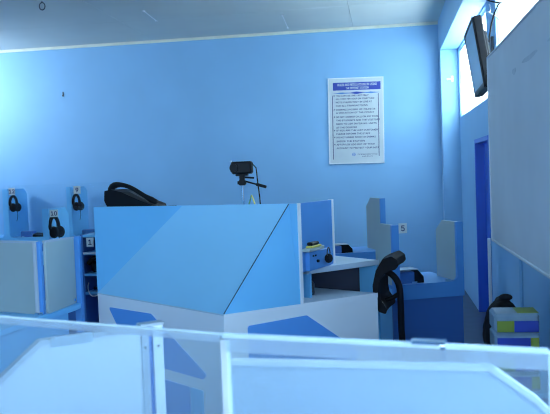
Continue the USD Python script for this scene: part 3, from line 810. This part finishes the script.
# ================================================================== CARRELS ALONG THE BACK WALL (LEFT)
YF = 8.43
t = thing('back_desk_row', 'long blue desk row with upright dividers along the back wall, far left', 'desk', (-4.2, YF, 0))
g = sbox(-5.9, .68, -3.0, .76)
for a, b in ((-5.40, -5.33), (-4.551, -4.483), (-3.741, -3.685)):
    g = g.union(sbox(a, .68, b, 1.345))
g = g.buffer(.05, quad_segs=6).buffer(-.05, quad_segs=6)
part(t, 'front_frame', upright((0, YF), (1, YF), g, .022), BLUE)
part(t, 'front_panel', bx(-5.9, -3.0, YF + .02, YF + .036, 0, .68, .001), DEEP)
part(t, 'desk_top', bx(-5.9, -3.0, YF + .022, YB, .735, .756, .002), BLUE)
for a in (-5.365, -4.517, -3.713):
    part(t, 'side_wall', upright((a, YF + .023), (a, YB - .01), [(0, .756), (.52, .756), (.52, 1.28), (.44, 1.343), (0, 1.343)], .018, .001, 0, -.009), BLUE)
    part(t, 'side_leg', bx(a - .009, a + .009, YF + .04, YB - .02, 0, .734, .001), BLUE)
number_tag('12', (-4.42, 8.415, 1.315), .078, .085, 'white paper tag numbered 12 beside the leftmost divider')
number_tag('9', (-3.60, 8.415, 1.305), .085, .092, 'white paper tag numbered 9 beside the divider nearest the telephone')
glass_screen('clear glass screen between the two far left dividers of the back desk row', (-4.475, YF + .006), (-3.75, YF + .006), .761, 1.385)
glass_screen('clear glass screen right of the back row divider nearest the telephone', (-3.68, YF + .006), (-3.05, YF + .006), .761, 1.385)
h1 = headset((-4.435, YF + .06, 1.255), 'black headset hanging beside the leftmost divider of the back desk row', None)
dup(h1, (-3.635, YF + .06, 1.245), 0, 'black headset hanging by the back row divider nearest the telephone')


def keypad_set(label, x0, x1, y, z):
    t = thing('desk_set', label, 'desk set', ((x0 + x1) / 2, y, z))
    xm = x0 + (x1 - x0) * .5
    part(t, 'desk_set_box', bx(x0, xm, y, y + .12, z, z + .07, .008), DEEP)
    part(t, 'keyboard', hull([(xm + .01, y, z), (x1, y, z), (x1, y + .12, z), (xm + .01, y + .12, z), (xm + .01, y, z + .03), (xm + .01, y + .12, z + .045), (x1, y, z + .015), (x1, y + .12, z + .03)]), BLACK)
    return t


keypad_set('blue box and black keyboard at the far left of the back desk row', -4.38, -4.09, 8.50, .757)
keypad_set('blue box and black keyboard on the back desk row just left of the booth', -3.60, -3.25, 8.50, .757)

# nearer divider with its own desk
t = thing('middle_carrel', 'blue carrel with one short upright divider behind the left cubicle', 'carrel', (-2.9, 6.2, 0))
g = sbox(-3.6, .68, -2.2, .76).union(sbox(-2.985, .68, -2.928, 1.175)).buffer(.04, quad_segs=6).buffer(-.04, quad_segs=6)
part(t, 'front_frame', upright((0, 6.2), (1, 6.2), g, .022), BLUE)
part(t, 'front_panel', bx(-3.6, -2.2, 6.22, 6.236, 0, .68, .001), DEEP)
part(t, 'desk_top', bx(-3.6, -2.2, 6.222, 6.70, .735, .756, .002), BLUE)
part(t, 'side_wall', upright((-2.957, 6.223), (-2.957, 6.7), [(0, .756), (.45, .756), (.45, 1.10), (.38, 1.172), (0, 1.172)], .018, .001, 0, -.009), BLUE)
for a in (-3.59, -2.21):
    part(t, 'side_leg', bx(a - .009, a + .009, 6.24, 6.69, 0, .734, .001), BLUE)
number_tag('10', (-2.868, 6.185, 1.133), .076, .064, 'white paper tag numbered 10 on the middle carrel')
glass_screen('clear glass screen of the middle carrel, behind the tag numbered 10', (-2.922, 6.206), (-2.25, 6.206), .761, 1.185)
dup(h1, (-2.895, 6.26, 1.10), 0, 'black headset hanging by the short divider of the middle carrel')

# ================================================================== PACKS BY THE RIGHT WALL
t = thing('low_cabinet', 'low plain blue cabinet under the stacked packs by the right wall', 'cabinet', (.62, 3.3, 0))
part(t, 'cabinet_body', bx(.345, XI - .005, 2.97, 3.62, 0, .502, .003), DEEP)
part(t, 'cabinet_top', bx(.335, XI - .005, 2.96, 3.63, .502, .520, .003), BLUE)
part(t, 'cabinet_door', bx(.355, .595, 2.958, 2.970, .03, .495, .002), DEEP)
part(t, 'cabinet_door', bx(.605, XI - .01, 2.958, 2.970, .03, .495, .002), DEEP)
first = None
for k in range(4):
    z = .520 + k * .0765
    x0, x1, y0, y1 = .402, .572, 2.985, 3.135
    lab = ['plastic wrapped pack at the bottom of the stack by the right wall', 'plastic wrapped pack, second from the bottom of the stack by the right wall',
           'plastic wrapped pack with blue and yellow-green ends, second from the top of the stack', 'plastic wrapped pack with yellow-green and navy bands, top of the stack'][k]
    t = thing('wrapped_pack', lab, 'pack', ((x0 + x1) / 2, (y0 + y1) / 2, z), 'stack of wrapped packs')
    part(t, 'pack_body', bx(x0, x1, y0, y1, z, z + .0755, .010), WRAP)
    lo, hi = (z + .004, z + .048) if k % 2 else (z + .012, z + .058)
    sp = .075 if k % 2 else .135
    m1, m2 = (LIME, ROYAL) if k % 2 else (ROYAL, LIME)
    l1, l2 = ('yellow-green band', 'navy blue band') if k % 2 else ('navy blue band', 'yellow-green band')
    part(t, 'print_band', bx(x0 + .010, x0 + sp, y0 - .0015, y0 + .002, lo, hi, .001), m1, label=l1)
    part(t, 'print_band', bx(x0 + sp, x1 - .004, y0 - .0015, y0 + .002, lo, hi, .001), m2, label=l2)
    part(t, 'top_band', bx(x0 + .09, x0 + .17, y0 + .015, y1 - .015, z + .0750, z + .0762), LIME, label='yellow-green band across the top')
# dark bag behind the packs
m = trimesh.creation.icosphere(4, 1.0)
v = np.array(m.vertices)
n = meshkit.fbm(v * 2.2 + 5, 3, 3)
v = v * (0.86 + .28 * n)[:, None] * [.085, .13, .165]
v[:, 2] = np.maximum(v[:, 2], -.14)
m.vertices = v + [.490, 3.36, .70]
m.vertices[:, 2] -= m.vertices[:, 2].min() - .520
t = thing('dark_bag', 'dark crumpled bag behind the stacked packs by the right wall', 'bag', (.490, 3.36, .52))
part(t, 'bag_body', m, BLACK2, smooth=True)
part(t, 'bag_knot', ball((.50, 3.34, m.vertices[:, 2].max() - .004), .022, (1.3, 1, .7)), BLACK2, smooth=True)

# ================================================================== NEAR GLASS PARTITION
P0, P1, P2 = np.array([-1.20, 1.690]), np.array([-.313, 1.371]), np.array([.248, 1.236])
ZG0, ZG1 = .80, 1.100
LA, LB = np.linalg.norm(P1 - P0), np.linalg.norm(P2 - P1)
t = thing('near_glass_partition', 'clear glass partition with bright polished edges across the foreground', 'glass partition', (-.3, 1.4, 0))
part(t, 'glass_sheet', upright(P0, P1, [(0, ZG0), (LA - .004, ZG0), (LA - .004, ZG1), (0, ZG1)], .008), DUSTY)
part(t, 'glass_sheet', upright(P1, P2, [(.004, ZG0), (LB, ZG0), (LB, ZG1), (.004, ZG1)], .010, 0, .012), DUSTY2)
part(t, 'top_edge', upright(P0, P1, [(0, ZG1), (LA - .002, ZG1), (LA - .002, ZG1 + .004), (0, ZG1 + .004)], .010, .001, 0, -.001), GLASSEDGE)
part(t, 'top_edge', upright(P1, P2, [(0, ZG1 - .004), (LB, ZG1 - .004), (LB, ZG1 + .004), (0, ZG1 + .004)], .014, .001, 0, -.002), GLASSEDGE)
part(t, 'top_channel', upright(P0, P1, [(0, ZG1 - .013), (LA - .006, ZG1 - .013), (LA - .006, ZG1), (0, ZG1)], .012, .001, 0, -.002), ACRYL)
part(t, 'top_channel', upright(P1, P2, [(.0, ZG1 - .030), (LB, ZG1 - .030), (LB, ZG1 - .004), (.0, ZG1 - .004)], .016, .001, 0, -.003), ACRYL)
part(t, 'end_edge', upright(P1, P2, [(-.004, ZG0), (.010, ZG0), (.010, ZG1 - .008), (-.004, ZG1 - .008)], .016, .001, 0, -.003), PLASTW, label='bright white vertical edge')
part(t, 'end_edge', upright(P1, P2, [(LB, ZG0), (LB + .010, ZG0), (LB + .010, ZG1), (LB, ZG1)], .014, .001, 0, -.002), GLASSEDGE)
part(t, 'low_wall', upright(P0, P1, [(0, 0), (LA, 0), (LA, ZG0), (0, ZG0)], .03, .001, 0, -.01), BLUE)
part(t, 'low_wall', upright(P1, P2, [(0, 0), (LB, 0), (LB, ZG0), (0, ZG0)], .03, .001, 0, -.01), BLUE)
part(t, 'corner_clip', upright(P1, P2, [(LB * .62, ZG1 + .002), (LB * .72, ZG1 + .002), (LB * .72, ZG1 + .010), (LB * .62, ZG1 + .010)], .016, .001, 0, -.003), CHROME, label='bright metal clip on the top edge')
part(t, 'corner_clip', upright(P1, P2, [(LB * .705, ZG1 - .025), (LB * .72, ZG1 - .025), (LB * .72, ZG1 + .002), (LB * .705, ZG1 + .002)], .016, .001, 0, -.003), CHROME)

# pale panels with cut corners behind the glass
t = thing('pale_divider', 'pale blue divider with a cut left corner and grey edge band behind the near glass', 'divider', (-.75, 1.8, 0))
Q0, Q1 = np.array([-.853, 1.735]), np.array([-.636, 1.904])
uq = (Q1 - Q0) / np.linalg.norm(Q1 - Q0); LQ = float(np.linalg.norm(Q1 - Q0))
part(t, 'divider_panel', upright(Q0, Q1, [(-.14, 0), (LQ - .02, 0), (LQ - .02, 1.0), (0, 1.0), (-.103, .918), (-.14, .889)], .020), PALE)
ed = Polygon([(-.14, .889), (0, 1.0), (LQ - .02, 1.0), (LQ - .02, 1.012), (-.005, 1.012), (-.14, .905)])
part(t, 'edge_band', upright(Q0, Q1, ed, .030, 0, 0, -.004), TRIMG)
part(t, 'end_post', upright(Q0, Q1, [(LQ - .02, 0), (LQ, 0), (LQ, 1.004), (LQ - .02, 1.004)], .03, .001, 0, -.005), TRIMG)
part(t, 'end_post', upright(Q0, Q1, [(LQ, 0), (LQ + .012, 0), (LQ + .012, 1.0), (LQ, 1.0)], .02, .001), DEEP)
pw = part(t, 'end_post', upright(Q0, Q1, [(LQ + .012, 0), (LQ + .040, 0), (LQ + .040, 1.012), (LQ + .012, 1.012)], .03, .001, 0, -.005), PLASTW, label='white slotted post')
part(t, 'post_cap', upright(Q0, Q1, [(LQ - .022, 1.010), (LQ + .044, 1.010), (LQ + .044, 1.018), (LQ - .022, 1.018)], .034, .001, 0, -.007), ALU)
for s in (LQ - .010, LQ + .026):
    c2 = Q0 + uq * s
    nn = np.array([uq[1], -uq[0]])
    part(t, 'screw', cyl((*(c2 + nn * .004), .955), (*(c2 + nn * .0065), .955), .0035, 8), DARKG)

t = thing('pale_divider', 'pale blue back panel with a cut right corner behind the near glass', 'divider', (-.05, 1.52, 0))
W0, W1 = np.array([-.335, 1.543]), np.array([.240, 1.490])
LW = float(np.linalg.norm(W1 - W0))
part(t, 'divider_panel', upright(W0, W1, [(0, 0), (LW + .10, 0), (LW + .10, .87), (LW + .033, .94), (LW - .05, 1.0), (0, 1.0)], .018), PALE2)
part(t, 'edge_band', upright(W0, W1, Polygon([(0, 1.0), (LW - .05, 1.0), (LW + .033, .94), (LW + .10, .87), (LW + .106, .878), (LW + .038, .949), (LW - .046, 1.010), (0, 1.010)]), .026, 0, 0, -.004), PLASTW)
t = thing('clear_tape', 'strip of clear tape on the grey edge band of the pale divider at lower left', 'tape', (-.75, 1.8, 1.0))
part(t, 'tape_strip', upright(Q0, Q1, [(.02, .992), (.125, .992), (.125, 1.016), (.02, 1.016)], .002, 0, .003, -.008), ACRYL)
